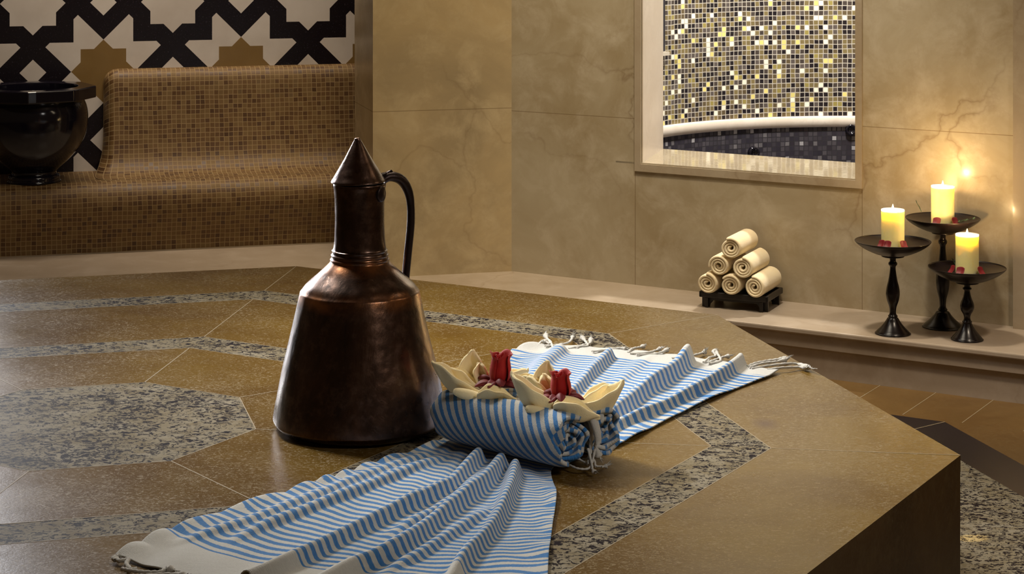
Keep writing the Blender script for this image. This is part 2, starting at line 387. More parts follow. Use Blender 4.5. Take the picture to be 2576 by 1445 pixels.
wallbox('trim_2', NR, A_R-.006, A_R+.01, [(uf0, u0, zf, 2.22), (u1, uf1, zf, 2.22), (u0, u1, zf, zb)], M['marble_plain'])
wallbox('trim_3', NR, A_R-.03, A_R+.01, [(ue, ue+1.3, LEDGE, TOP)], M['marble_plain'])
M['jamb'] = marble('rosy_jamb_marble', src='Object', pale=(.80, .72, .65), base=(.74, .66, .59), dark=(.66, .57, .49), rough=.3, vein=.25)
splay('trim_4', NR, 0, 0, [(ub-.002, A_R+.004), (u0, A_R+.004), (ub+.002, A_R+TKN), (ub-.002, A_R+TKN)], zb, 2.2, M['jamb'])
M['sill'] = marble('polished_sill_marble', src='Object', pale=(.42, .36, .27), base=(.36, .30, .21), dark=(.31, .25, .165), rough=.06, vein=.2)
wallbox('trim_10', NR, A_R, A_R+TKN+.003, [(ub, u1, zb-.001, zb+.004)], M['sill'])
ul, _ = onwall(938, 500, NB, A_L)
_, zjl = onwall(1100, 277, NB, A_L)
Mwl = marble('cream_marble_left', jy=[(zjl, -3, 3)], base=(.44, .335, .185), pale=(.51, .41, .25), vein=.25)
wallbox('wall_left', NB, A_L, A_L+.326, [(ul, ucl, 0, TOP)], Mwl)
# hidden spur that closes the corner behind the two walls
# ledge (step) that runs round the room
lf = 2.50
P = [CEN+lf*NR+(ue+1.4)*tan(NR), isect(NR, lf, NB, 2.24), CEN+2.24*NB+(-2.6)*tan(NB), CEN+3.5*NB+(-2.6)*tan(NB), CEN+3.5*NB+(ul+.3)*tan(NB),
     cor+.05*NR+.05*NB, CEN+(A_R+.05)*NR+(ue+1.4)*tan(NR)]
Mled = marble('ledge_marble', src='Object', base=(.40, .325, .25), dark=(.34, .27, .20), pale=(.47, .395, .32), rough=.3, vein=.4)
def ledge(name, d, z0, z1):
    bm = bmesh.new(); Q = list(P); Q[0] = P[0]-d*NR; Q[1] = isect(NR, lf-d, NB, 2.24-d); Q[2] = P[2]-d*NB
    prism(bm, Q, z0, z1); o = bmobj(name, bm, Mled); tag(o, kind='structure'); return o
ledge('baseboard_right', 0.0, 0, LEDGE-.016)
ledge('trim_5', .012, LEDGE-.055, LEDGE-.016)
bevel(ledge('trim_6', .024, LEDGE-.016, LEDGE), .004)
# ---------------------------------------------------------------- alcove: patterned wall and mosaic bench
A_P = 3.49
s = NT('star_pattern_stone'); uv = s.coord('UV')
ug, zg = onwall(606.4, 93, NB, A_P); ug2, zg2 = onwall(260.3, 99.7, NB, A_P); T = ug-ug2
a_ = T*113/694; h_ = T*43/694; m_ = T*156/694
zt = (zg+zg2)/2; gx, gy = ug, zt-a_*math.sqrt(2)
x, y, z = s.sep(uv)
def fold(c, c0):   # distance to nearest white-star centre line
    t = s.math('DIVIDE', s.math('SUBTRACT', c, c0-T/2), T)
    return s.math('MULTIPLY', s.math('ABSOLUTE', s.math('SUBTRACT', s.math('FRACT', s.math('ADD', t, .5)), .5)), T)
X0, Y0 = fold(x, gx), fold(y, gy); X = s.math('MAXIMUM', X0, Y0); Y = s.math('MINIMUM', X0, Y0)
r2 = math.sqrt(2)
def inb(v, hw): return s.math('LESS_THAN', s.math('ABSOLUTE', v), hw)
b1 = s.math('MULTIPLY', inb(s.math('SUBTRACT', X, m_), h_), s.math('GREATER_THAN', Y, s.math('MULTIPLY', X, .4142)))
b2 = s.math('MULTIPLY', inb(s.math('SUBTRACT', s.math('ADD', X, Y), r2*m_), r2*h_), s.math('LESS_THAN', Y, s.math('MULTIPLY', X, .4142)))
b3 = inb(s.math('SUBTRACT', s.math('SUBTRACT', X, Y), r2*m_), r2*h_)
blk = s.math('MAXIMUM', b1, s.math('MAXIMUM', b2, b3))
qx = s.math('SUBTRACT', T/2, X); qy = s.math('SUBTRACT', T/2, Y)
gs = s.math('MAXIMUM', s.math('LESS_THAN', s.math('MAXIMUM', qx, qy), a_), s.math('LESS_THAN', s.math('ADD', qx, qy), a_*r2))
nz = s.noise(uv, 9, 5, .6, .5)
c = s.mix(nz, (.56, .505, .46), (.66, .615, .565))
c = s.mix(s.ramp(s.noise(uv, 2.5, 5, .6), [(.4, 0.0), (.6, .35)]), c, (.36, .30, .25))
c = s.mix(gs, c, s.mix(nz, (.17, .10, .03), (.23, .145, .052)))
c = s.mix(blk, c, s.mix(s.ramp(s.noise(uv, 160, 2), [(.62, 0.0), (.72, .4)]), (.007, .005, .008), (.06, .05, .07)))
s.bump(s.math('MULTIPLY', blk, -1), .15, .001)
Mpat = s.done(c, .24)
wallbox('wall_back', NB, A_P, A_P+.1, [(-2.6, ul+.9, 0, TOP)], Mpat)
# bench: seat + backrest
bench = empty('mosaic_bench', (0, 0, 0), 'golden mosaic tiled bench with rounded edges along the patterned wall', 'bench')
SEAT = EYE-1.003; BT = EYE-.64
def arclen(P):
    d = np.linalg.norm(np.diff(P, axis=0), axis=1); return np.concatenate([[0], np.cumsum(d)])
def profsweep(prof, us, warp=None):
    al = arclen(prof); V, UV = [], []
    for u in us:
        for (a, zz), l in zip(prof, al):
            V.append(wp(u, a, zz, NB)); UV.append((u, l))
    return V, grid_faces(len(us), len(prof)), UV
front = smoothprof([(3.19, LEDGE), (3.185, .18), (3.165, .235), (3.15, .285), (3.15, .325), (3.16, .352), (3.178, .368), (3.21, SEAT), (3.30, SEAT-.004), (3.42, SEAT), (A_P-.001, SEAT)], 7)
V, Fc, UV = profsweep(front, np.linspace(-2.6, ul+.7, 40))
mesh('seat', V, Fc, M['tile_gold'], bench, uv=UV)
# backrest: height field over the wall, with rounded corner at its left end
ubl, _ = onwall(262, 300, NB, 3.44)
nu, nt = 150, 70; V, UV = [], []
us = np.concatenate([np.linspace(0, .12, 50), np.linspace(.12, (ul+.7)-ubl, 100)[1:]])
nu = len(us)
prof = smoothprof([(3.26, SEAT-.002), (3.33, SEAT+.003), (3.365, SEAT+.02), (3.392, SEAT+.06), (3.408, SEAT+.14), (3.418, SEAT+.24), (3.424, SEAT+.31), (3.432, BT-.022), (3.448, BT-.005), (3.47, BT), (A_P-.001, BT)], 7)
al = arclen(prof)
for u in us:
    # corner: the top drops and the face retreats to the wall near the left end
    cr = .05; e = max(0, 1-u/cr)
    drop = cr*(1-math.sqrt(max(0, 1-e*e)))*1.0
    for (a, zz), l in zip(prof, al):
        fr = (zz-SEAT)/(BT-SEAT); zz2 = SEAT+(zz-SEAT)*(1-drop/(BT-SEAT)) if zz > SEAT+.001 else zz
        ee = max(0, 1-u/.035); ret = 1-math.sqrt(max(0, 1-ee*ee))
        a2 = a+(A_P-.002-a)*ret*(1 if fr > .12 else max(0, .35+fr*5))
        flare = .035*math.exp(-max(fr, 0)*9)*(1-min(1, u/.08))
        V.append(wp(ubl+u-flare, a2, zz2, NB)); UV.append((u, l))
mesh('backrest', V, grid_faces(nu, len(prof)), M['tile_gold'], bench, uv=UV)
# ---------------------------------------------------------------- black basin on the bench
Mblk = plain('black_marble', (.006, .005, .010), .12)
Yb = 6.955; kx = lambda px: px*Yb/F
bp = dp(86, 452, Yb); basin = empty('basin', (bp.x, bp.y, SEAT+.001), 'polished black stone basin on a foot at the left end of the mosaic bench', 'basin')
zz = lambda y: (455-y)*Yb/F
pr = [(0.0, 0.0), (kx(62), 0), (kx(64), zz(450)), (kx(63), zz(440)), (kx(56), zz(434)), (kx(58), zz(425)), (kx(84), zz(402)), (kx(112), zz(370)), (kx(128), zz(335)), (kx(133), zz(300)), (kx(131), zz(270)), (kx(124), zz(250)), (kx(124), zz(240)), (kx(105), zz(240)), (kx(98), zz(300)), (kx(50), zz(350)), (0.0001, zz(355))]
V, Fc = lathe(smoothprof(pr, 4)); mesh('bowl', V, Fc, Mblk, basin)
bm = bmesh.new()
def ngon(r, n, ph): return [(r*math.cos(ph+2*math.pi*i/n), r*math.sin(ph+2*math.pi*i/n)) for i in range(n)]
N_ = 48; outer = []
for i in range(N_):
    a = 2*math.pi*i/N_; q = (a-.15) % (math.pi/4)-math.pi/8; outer.append((kx(152)*.94/math.cos(q)*math.cos(a), kx(152)*.94/math.cos(q)*math.sin(a)))
inner = ngon(kx(108), N_, 0)
lay = []
for pts, z_ in ((inner, zz(246)), (outer, zz(246)), (outer, zz(216)), (inner, zz(216))):
    lay.append([bm.verts.new((p[0], p[1], z_)) for p in pts])
for a in range(4):
    A, B = lay[a], lay[(a+1) % 4]
    for i in range(N_): bm.faces.new((A[i], A[(i+1) % N_], B[(i+1) % N_], B[i]))
bevel(bmobj('rim', bm, Mblk, basin), .004, 3)
# ---------------------------------------------------------------- pool room behind the opening
PC = Vector((1.374, 7.37, 0)); PR = 1.03; PZ = EYE-.9376; RI = PR-.025
def cyl(name, R, z0, z1, a0, a1, mat, kind='structure', n=120, parent=None, label=None):
    V, UV = [], []
    for i in range(n+1):
        a = a0+(a1-a0)*i/n
        for z_ in (z0, z1): V.append((PC.x+R*math.cos(a), PC.y+R*math.sin(a), z_)); UV.append((-a*R, z_))
    o = mesh(name, V, grid_faces(n+1, 2), mat, parent, uv=UV)
    if kind: tag(o, label, kind=kind)
    return o
a0, a1 = math.radians(-25), math.radians(205)
cyl('wall_pool', PR, PZ, TOP, a0, a1, M['tile_pool'])
V = []; n = 120
for i in range(n+1):
    a = a0+(a1-a0)*i/n; c_, s_ = math.cos(a), math.sin(a)
    for r, z_ in ((PR+.01, PZ-.001), (RI+.004, PZ), (RI, PZ-.005), (RI-.004, PZ-.040), (RI+.01, PZ-.046)): V.append((PC.x+r*c_, PC.y+r*s_, z_))
tag(mesh('trim_7', V, grid_faces(n+1, 5), M['jamb']), kind='structure')
pool = empty('plunge_pool', (0, 0, 0), 'round dark mosaic plunge pool seen through the wall opening', 'pool')
cyl('pool_wall', RI+.008, -.3, PZ-.04, a0, a1, M['tile_dark'], None, parent=pool)
V, UV = [], []
for i in range(n+1):
    a = a0+(a1-a0)*i/n
    for r, z_ in ((RI+.02, PZ-.215), (RI-.28, PZ-.215), (RI-.285, PZ-.4), (.01, PZ-.4)): V.append((PC.x+r*math.cos(a), PC.y+r*math.sin(a), z_)); UV.append((PC.x+r*math.cos(a), PC.y+r*math.sin(a)+z_))
mesh('pool_step', V, grid_faces(n+1, 4), M['tile_dark'], pool, uv=UV)
def jet(px, py, r):
    k = (px-CX)/F; R = RI+.012
    A = k*k+1; B = -2*(k*PC.x+PC.y); C_ = PC.x**2+PC.y**2-R*R; Y = (-B+math.sqrt(B*B-4*A*C_))/(2*A)
    p = dp(px, py, Y); V, Fc = lathe([(0.001, .012), (r*.55, .012), (r*.6, .02), (r*.9, .02), (r, .01), (r, 0)], 28)
    o = mesh('water_jet', V, Fc, Mblk, pool); d = Vector((PC.x-p.x, PC.y-p.y, 0)); o.rotation_euler = d.to_track_quat('Z', 'Y').to_euler(); o.location = p
jet(1893, 384, .026); jet(2140, 326, .024)
# thin dark panel standing in for a niche, at the left of the curved wall
aN = math.atan2(dp(1672, 60, 7.98).y-PC.y, dp(1672, 60, 7.98).x-PC.x)
bm = bmesh.new(); Mx = Matrix.Translation((PC.x+(PR-.005)*math.cos(aN), PC.y+(PR-.005)*math.sin(aN), 0)) @ Matrix.Rotation(aN, 4, 'Z')
box(bm, (0, 0, 1.25), (.02, .10, 1.02), Mx); tag(bmobj('trim_8', bm, M['tile_dark']), kind='structure')
bm = bmesh.new(); box(bm, (0, 0, .73), (.05, .12, .014), Mx); tag(bmobj('trim_9', bm, M['marble_pale']), kind='structure')
# ceiling
bm = bmesh.new(); prism(bm, octagon(5.2), TOP, TOP+.1); tag(bmobj('ceiling', bm, plain('ceiling_plaster', (.45, .36, .25), .9)), kind='structure')
# ---------------------------------------------------------------- copper jug
JY = 3.764; S1 = JY/F
jp = dp(905, 1075, JY); jug = empty('copper_jug', (jp.x, jp.y, SLAB+.0015), 'tall aged copper jug with pointed lid and dark curved handle', 'jug')
s = NT('aged_copper'); o_ = s.coord('Object')
n1 = s.noise(s.mapping(o_, scale=(1, 1, .4)), 11, 6, .65, .6); n2 = s.noise(s.mapping(o_, loc=(2, 5, 1)), 30, 5, .7)
c = s.mix(s.ramp(n1, [(.35, 0.0), (.68, 1.0)]), (.040, .023, .016), (.125, .064, .040))
c = s.mix(s.ramp(n2, [(.5, 0.0), (.75, .6)]), c, (.21, .125, .09))
xyz = s.sep(o_)
edge = s.math('ABSOLUTE', s.math('SUBTRACT', xyz[2], .246)); em = s.ramp(edge, [(.0, 1.0), (.02, 0.0)])
e2 = s.ramp(s.math('ABSOLUTE', s.math('SUBTRACT', xyz[2], .305)), [(.0, .9), (.018, 0.0)])
em = s.math('MULTIPLY', s.math('MAXIMUM', em, e2), s.ramp(s.noise(o_, 22, 3), [(.4, .15), (.6, .9)]))
c = s.mix(em, c, (.46, .18, .06))
vo = s.voro(s.mapping(o_, scale=(1, 1, .8)), 52, 'SMOOTH_F1')
s.bump(s.math('ADD', s.math('MULTIPLY', vo, 1.0), s.math('ADD', s.math('MULTIPLY', n1, 1.6), s.math('MULTIPLY', n2, .35))), .30, .004)
Mcop = s.done(c, s.math('ADD', .17, s.math('MULTIPLY', n2, .26)), 1.0, **{'Coat Weight': .35, 'Coat Roughness': .22})
Miron = NT('dark_iron'); Miron = (lambda q: (q.bump(q.noise(q.coord(), 90, 4), .25, .003), q.done((.035, .022, .018), .38, .85))[1])(Miron)
def jz(y): return (1075-y)*S1
def jr(p): return p*S1
facet = lambda a, z_: 1+.006*math.cos(10*a+.5)*max(0, min(1, (.25-z_)/.1))+.004*math.sin(3*a+z_*25)
body = [(0.001, 0.001), (jr(170), 0.0), (jr(195), .003), (jr(208), jz(1070)+.003), (jr(217), jz(1056)), (jr(217.5), jz(1048)), (jr(213), jz(1020)), (jr(195), jz(930)), (jr(180), jz(870)), (jr(164), jz(800)), (jr(152.5), jz(746)), (jr(150.5), jz(737)), (jr(149.2), jz(734)), (jr(145), jz(729)), (jr(135), jz(716)), (jr(112), jz(696)), (jr(90), jz(676)), (jr(76), jz(662)), (jr(73.5), jz(657)), (jr(75), jz(654)), (jr(72), jz(650)), (jr(71), jz(646)), (jr(73), jz(643)), (jr(70), jz(639)), (jr(69), jz(634)), (jr(70.5), jz(631)), (jr(66.5), jz(626)), (jr(63.5), jz(600)), (jr(62), jz(555)), (jr(62.5), jz(510)), (jr(64.5), jz(482)), (jr(66.5), jz(466)), (jr(63), jz(464.5)), (jr(58), jz(500)), (jr(50), jz(600))]
V, Fc = lathe(smoothprof(body, 4), 120, facet); mesh('body', V, Fc, Mcop, jug)
lid = [(jr(60), jz(457)), (jr(67.5), jz(460.5)), (jr(68.6), jz(458.5)), (jr(67), jz(455)), (jr(61), jz(446)), (jr(50), jz(427)), (jr(36), jz(404)), (jr(22), jz(379)), (jr(12), jz(361)), (jr(8.5), jz(355)), (jr(7), jz(351)), (jr(3.5), jz(349)), (0.0001, jz(348.5))]
V, Fc = lathe(smoothprof(lid, 5), 72, lambda a, z_: 1+.008*math.sin(5*a+40*z_)); lo = mesh('lid', V, Fc, Mcop, jug)
lo.location = (.0052, 0, .0005); lo.rotation_euler = (0, math.radians(-1.0), 0)
az = math.radians(30)
def hp(px, py):   # point of the handle plane (30 degrees to the back) seen at that pixel
    d = Vector((math.cos(az), math.sin(az))); k = (px-CX)/F
    r = (k*jp.y-jp.x)/(d.x-k*d.y); Y = jp.y+d.y*r; return Vector((d.x*r, d.y*r, EYE-(py-HOR)/F*Y-SLAB-.0015))
hpts = [(962, 455), (975, 446), (990, 445), (1008, 452), (1022, 470), (1031, 496), (1034, 530), (1033, 570), (1028, 620), (1024, 660), (1021, 690), (1018, 715), (1008, 724)]
H = smoothprof([list(hp(*p)) for p in hpts], 5)
rr_ = [jr(11)+jr(3.2)*math.sin(min(1, i/len(H)*2.2)*math.pi) for i in range(len(H))]
V, Fc = tube(H, rr_, 14, .92); mesh('handle', V, Fc, Miron, jug)
# hinge: knuckle, curl and the riveted neck plate
hc = hp(972, 440); V1, F1 = tube([hc+Vector((-.010, -.012, 0)), hc+Vector((.006, .012, 0))], jr(7), 16)
V2, F2 = tube([hp(940, 452), hp(955, 447), hp(968, 443), hp(978, 436), hp(986, 430)], [jr(3), jr(5), jr(6), jr(6), jr(3.5)], 12)
V, Fc = join([(V1, F1), (V2, F2)]); mesh('hinge', V, Fc, Miron, jug)
def onjug(ang, z_, r):
    return Vector((r*math.cos(ang), r*math.sin(ang), z_))
pa = math.radians(-31); V, Fc = lathe([(0.0001, .0045), (.006, .0042), (.0085, .003), (.0105, .0032), (.0115, .0015), (.0115, -.002)], 24)
pl = mesh('neck_plate', [(v[0]*1.1, v[1]*1.3, v[2]*1.2) for v in V], Fc, Miron, jug); pl.location = onjug(pa, jz(486), jr(64))
pl.rotation_euler = Vector((math.cos(pa), math.sin(pa), 0)).to_track_quat('Z', 'Y').to_euler()
# ---------------------------------------------------------------- long striped cloth under the roll
rowsK = [
 [(290, 1405), (440, 1450), (760, 1500), (1080, 1520), (1375, 1515)],
 [(415, 1349), (575, 1412), (850, 1448), (1130, 1462), (1378, 1462)],
 [(520, 1312), (690, 1368), (920, 1405), (1160, 1412), (1381, 1402)],
 [(735, 1242), (890, 1288), (1070, 1322), (1240, 1332), (1391, 1324)],
 [(895, 1190), (1010, 1215), (1130, 1243), (1270, 1255), (1400, 1252)],
 [(1105, 1118), (1155, 1137), (1230, 1155), (1305, 1172), (1388, 1190)],
 [(1150, 1075), (1210, 1092), (1285, 1110), (1365, 1130), (1450, 1152)],
 [(1200, 1030), (1280, 1045), (1370, 1068), (1450, 1098), (1545, 1130)],
 [(1240, 975), (1350, 985), (1460, 1005), (1575, 1038), (1690, 1056)],
 [(1272, 925), (1400, 928), (1535, 946), (1685, 972), (1838, 988)],
 [(1290, 892), (1440, 897), (1600, 912), (1770, 932), (1930, 953)],
 [(1345, 872), (1470, 878), (1620, 890), (1790, 912), (1958, 940)]]
K = np.array([[list(at(x, y, SLAB))[:2] for x, y in r] for r in rowsK])
def catmull(P, n):
    out = []; m = len(P)-1
    for t in np.linspace(0, m, n):
        i = min(int(t), m-1); f = t-i
        p0 = P[i-1] if i > 0 else 2*P[0]-P[1]; p1, p2 = P[i], P[i+1]; p3 = P[i+2] if i+2 <= m else 2*P[m]-P[m-1]
        out.append(.5*((2*p1)+(-p0+p2)*f+(2*p0-5*p1+4*p2-p3)*f*f+(-p0+3*p1-3*p2+p3)*f**3))
    return np.array(out)
NVv, NUu = 620, 240
G = catmull(K, NVv)                                   # NV x 5 x 2
G = np.array([catmull(r, NUu) for r in G])            # NV x NU x 2
cs = G[:, int(NUu*.6)]; ds = np.concatenate([[0], np.cumsum(np.linalg.norm(np.diff(cs, axis=0), axis=1))])
rowi = np.linspace(0, 11, NVv); fac = 1-.16*np.clip((rowi-5)/2, 0, 1)
ss = np.concatenate([[0], np.cumsum(np.diff(ds)*fac[1:])])
ws = np.concatenate([[0], np.cumsum(np.linalg.norm(np.diff(K[3], axis=0), axis=1))])[-1]
ridges = [  # (height, half width, [(px,py)...]) tops of folds as seen
 (.022, .0130, [(1205, 1136), (1150, 1190), (1112, 1218), (986, 1275), (860, 1338), (726, 1404), (600, 1450)]),
 (.025, .0135, [(1262, 1146), (1215, 1200), (1112, 1280), (1005, 1360), (875, 1415), (780, 1470)]),
 (.025, .0125, [(1298, 1165), (1278, 1234), (1238, 1313), (1182, 1375), (1145, 1425), (1110, 1490)]),
 (.013, .0150, [(1150, 1128), (1020, 1180), (860, 1245), (690, 1310), (560, 1365)]),
 (.008, .0140, [(1125, 1125), (960, 1180), (760, 1258), (560, 1330), (420, 1370)]),
 (.010, .0110, [(1235, 1165), (1165, 1235), (1060, 1300), (960, 1350)]),
 (.012, .0120, [(1250, 1260), (1150, 1330), (1050, 1395), (960, 1440)]),
 (.022, .0140, [(1533, 884), (1493, 920), (1446, 968), (1400, 1010)]),
 (.036, .0165, [(1731, 877), (1695, 908), (1617, 957), (1546, 1010), (1490, 1050)]),
 (.024, .0125, [(1874, 888), (1819, 929), (1726, 981), (1633, 1022), (1555, 1052), (1500, 1085)]),
 (.016, .0220, [(1410, 876), (1365, 912), (1330, 960)]),
 (.006, .0180, [(1640, 890), (1570, 950), (1500, 1000)]),
]
flat = G.reshape(-1, 2)
Zc = np.zeros(len(flat))
for hgt, wd, pts in ridges:
    tp_ = .5 if hgt > .03 else (.35 if hgt > .018 and pts[0][1] < 1000 else 0)
    if at(*pts[0], SLAB).y < at(*pts[-1], SLAB).y: pts = pts[::-1]
    P_ = catmull(np.array([list(at(x, y, SLAB+hgt))[:2] for x, y in pts]), 40)
    best = np.full(len(flat), 1e9); par = np.zeros(len(flat))
    for i in range(len(P_)-1):
        a, b = P_[i], P_[i+1]; d = b-a; t = np.clip(((flat-a)@d)/(d@d), 0, 1); dv = flat-(a+t[:, None]*d); q = np.hypot(*dv.T); q = np.where(d[0]*dv[:, 1]-d[1]*dv[:, 0] > 0, q*1.45, q*.95)
        m2 = q < best; best[m2] = q[m2]; par[m2] = (i+t[m2])/(len(P_)-1)
    wob_ = (1+.06*np.sin(par*17+hgt*900))*(1-tp_*par)
    if hgt < .016: wob_ = wob_*np.clip(par/.22, 0, 1)**1*np.clip((1-par)/.25, 0, 1)
    Zc = np.maximum(Zc, 0)+hgt*wob_*np.exp(-(best/wd)**2.6*1.0)
Zc = Zc.reshape(NVv, NUu)
uu = np.linspace(0, 1, NUu)[None, :]; vv = ds[:, None]
Zc += .0035*np.abs(np.sin(vv*42+np.sin(vv*13)*1.6))*np.exp(-(uu/.05)**2)*2.0
Zc += .0022*np.maximum(0, np.sin(vv*30+2*np.sin(vv*7)))*np.exp(-((1-uu)/.045)**2)*1.6
Zc += .0016*np.sin(uu*38+vv*21)*np.sin(vv*17+uu*9)+.0016
# flatten below the roll
rc = np.array(list(at(1276, 1158, SLAB))[:2]); e1 = np.array([.755, -.656]); e2 = np.array([.656, .755])
La = (G-rc)@e1; Lb = (G-rc)@e2
def sst(x): x = np.clip(x, 0, 1); return x*x*(3-2*x)
ins = (1-sst((np.abs(Lb-.045)-.045)/.028))*(1-sst((np.abs(La)-.155)/.02))
Zc = Zc*(1-ins)+.002*ins
# front-left tip lifts and the ends sit on the stone
Zc = np.maximum(Zc, 0.0)
Z = SLAB+.0035+Zc
V = np.concatenate([G, Z[:, :, None]], axis=2).reshape(-1, 3)
UVc = np.stack([np.broadcast_to(uu*ws, (NVv, NUu)), np.broadcast_to(ss[:, None], (NVv, NUu))], axis=2).reshape(-1, 2)
iv = lambda k: ss[int((NVv-1)*k/11)]
M['stripe'] = striped('blue_striped_cotton', .0180, edge=ws, lim=(iv(1.02), iv(10.0)))
cl = mesh('striped_cloth', V.tolist(), grid_faces(NVv, NUu), M['stripe'], uv=UVc)
mod(cl, 'SOLIDIFY', thickness=.0022, offset=0)
tag(cl, 'long blue and white striped cotton cloth spread in folds over the slab', 'cloth')
Mcord = cloth('white_cotton_cord', (.60, .58, .53), (.50, .48, .43), 400, .6)
def cord(path, r0=.0026, tuft=True, k=6, seed=0):
    H = smoothprof([list(p) for p in path], k); n = len(H); rr = []
    for i in range(n):
        t = i/(n-1); r = r0*(1+.22*math.sin(i*2.1))
        if tuft: r *= (1+1.3*math.exp(-((t-.86)/.09)**2))*(1 if t < .93 else max(.12, (1-t)/.07))
        rr.append(r)
    V, Fc = tube(H, rr, 8, .85)
    parts = [(V, Fc)]
    if tuft:
        rd = random.Random(seed); e = Vector(H[-1]); d = (Vector(H[-1])-Vector(H[-4])).normalized()
        for _ in range(6):
            q = e+d*rd.uniform(.004, .011)+Vector((rd.uniform(-.005, .005), rd.uniform(-.005, .005), rd.uniform(0, .008)))
            parts.append(tube([e-d*.010, e-d*.002+Vector((0, 0, .001)), q], [.0022, .0016, .0003], 5))
    return join(parts)
z1 = SLAB+.004
fr = [  # cords of the far fringe (pixels on the slab)
 [(1352, 872), (1365, 858), (1385, 866), (1375, 850), (1372, 842)],
 [(1392, 880), (1385, 860), (1376, 856), (1368, 862)],
 [(1372, 872), (1400, 868), (1430, 862), (1440, 850), (1442, 845)],
 [(1430, 878), (1455, 872), (1478, 870), (1470, 856), (1462, 848)],
 [(1450, 876), (1468, 868), (1484, 864), (1487, 852)],
 [(1490, 885), (1530, 880), (1560, 876), (1575, 880)],
 [(1580, 888), (1590, 878), (1610, 874), (1620, 872)],
 [(1585, 890), (1625, 888), (1650, 882), (1662, 878)],
 [(1600, 893), (1640, 892), (1665, 886), (1680, 880)],
 [(1690, 902), (1712, 899), (1745, 894), (1768, 888), (1775, 884)],
 [(1770, 912), (1785, 900), (1800, 896), (1795, 886), (1802, 884)],
 [(1780, 913), (1800, 905), (1822, 898), (1835, 897)],
 [(1785, 915), (1812, 908), (1806, 892), (1798, 886)],
 [(1880, 922), (1900, 914), (1930, 908), (1960, 904), (1985, 902)],
 [(1885, 924), (1920, 914), (1955, 910), (1980, 905)],
 [(1890, 928), (1930, 921), (1980, 915), (2010, 917), (2045, 929)],
 [(1930, 930), (1970, 925), (2010, 924), (2030, 926)],
]
for i, pts in enumerate(fr):
    P_ = [at(x, y, z1+.002+.004*math.sin(j*1.3+i)**2) for j, (x, y) in enumerate(pts)]
    V, Fc = cord(P_, .0027, True, 7, i); mesh('tassel', V, Fc, Mcord, cl)
for i, pts in enumerate([[(292, 1404), (300, 1412), (322, 1408), (318, 1420), (330, 1433), (345, 1432)], [(300, 1398), (286, 1404), (290, 1410)],
                         [(306, 1432), (328, 1436), (362, 1440), (400, 1440), (420, 1434), (440, 1438)], [(330, 1452), (380, 1448), (430, 1446), (470, 1452)]]):
    P_ = [at(x, y, z1+.003) for x, y in pts]
    V, Fc = cord(P_, .0034, i > 1, 7, 40+i); mesh('tassel', V, Fc, Mcord, cl)
# ---------------------------------------------------------------- rolled striped towel
RC = Vector((rc[0], rc[1], SLAB+.0075)); RZ = math.atan2(e1[1], e1[0])
roll = empty('rolled_towel', RC, 'blue and white striped towel rolled up beside the copper jug', 'towel', rz=RZ)
RA, RB = .0495, .0465; cA, cB = (.030, RA), (.126, RB)
path = []
for i in range(150):
    t = i/149; a = math.pi/2+2*math.pi*4.4*(1-t); r = .006+(RA-.004-.006)*t**.9; path.append((cA[0]+r*math.cos(a), cA[1]+r*math.sin(a)))
ta, tb = path[-1], (cB[0], cB[1]+RB-.004)
for i in range(1, 8):
    t = i/8; path.append((ta[0]+(tb[0]-ta[0])*t, ta[1]+(tb[1]-ta[1])*t-.006*math.sin(math.pi*t)))
for i in range(130):
    t = i/129; a = math.pi/2-2*math.pi*3.9*t; r = RB-.004-(RB-.010)*t**1.1; path.append((cB[0]+r*math.cos(a), cB[1]+r*math.sin(a)))
HL = .143; na = 90; V, UV = [], []; lens = np.concatenate([[0], np.cumsum(np.hypot(*np.diff(np.array(path), axis=0).T))])
for i in range(len(path)):
    l = lens[i]; jr_ = .0065*math.sin(l*61)+.005*math.sin(l*143+1)
    dist = math.hypot(path[i][0]-cA[0], path[i][1]-cA[1]) if i < 150 else math.hypot(path[i][0]-cB[0], path[i][1]-cB[1])
    bul = .012*(1-min(1, dist/.04))
    for j in range(na+1):
        s_ = j/na*2-1; x_ = s_*(HL+(jr_ if s_ > 0 else -jr_*.6)-bul)
        sh = 1-.10*max(0, (abs(s_)-.82)/.18)**2*(1 if dist > .02 else .3)
        c0 = cA if i < 153 else cB; py_, pz_ = path[i]
        py_ = c0[0]+(py_-c0[0])*sh if (i < 150 or i > 156) else py_; pz_ = c0[1]+(pz_-c0[1])*sh
        V.append((x_, py_-.028, max(pz_, .001))); UV.append((l, x_+.80*l))
M['stripe2'] = striped('blue_striped_roll_cotton', .0192, duty=.48, wob=.035)
ro = mesh('roll', V, grid_faces(len(path), na+1), M['stripe2'], roll, uv=UV); mod(ro, 'SOLIDIFY', thickness=.0068, offset=0)
# ends tied with knotted tassels
tz = [[(.150, .055, .085), (.166, .050, .066), (.170, .046, .040), (.172, .040, .018), (.178, .030, .006)],
      [(.152, .062, .080), (.170, .060, .055), (.173, .056, .030), (.176, .062, .010)],
      [(.150, .012, .004), (.172, .008, .003), (.185, .020, .003), (.182, .034, .010), (.176, .050, .030)],
      [(.168, .040, .030), (.184, .030, .010), (.196, .018, .003), (.206, .012, .002)],
      [(.150, .035, .010), (.180, .036, .004), (.196, .046, .003), (.200, .052, .003)],
      [(.150, .048, .006), (.174, .046, .012), (.19, .034, .004)]]
tz = [[(x_-.012, y_, z_) for x_, y_, z_ in p] for p in tz]
for i, p in enumerate(tz):
    V, Fc = cord([Vector(q) for q in p], .0034 if i < 2 else .0022, i in (1, 3, 4), 7, 70+i)
    if i == 0: pass
    to = mesh('tassel', V, Fc, Mcord, roll); to.location = (-.010, .004, 0)
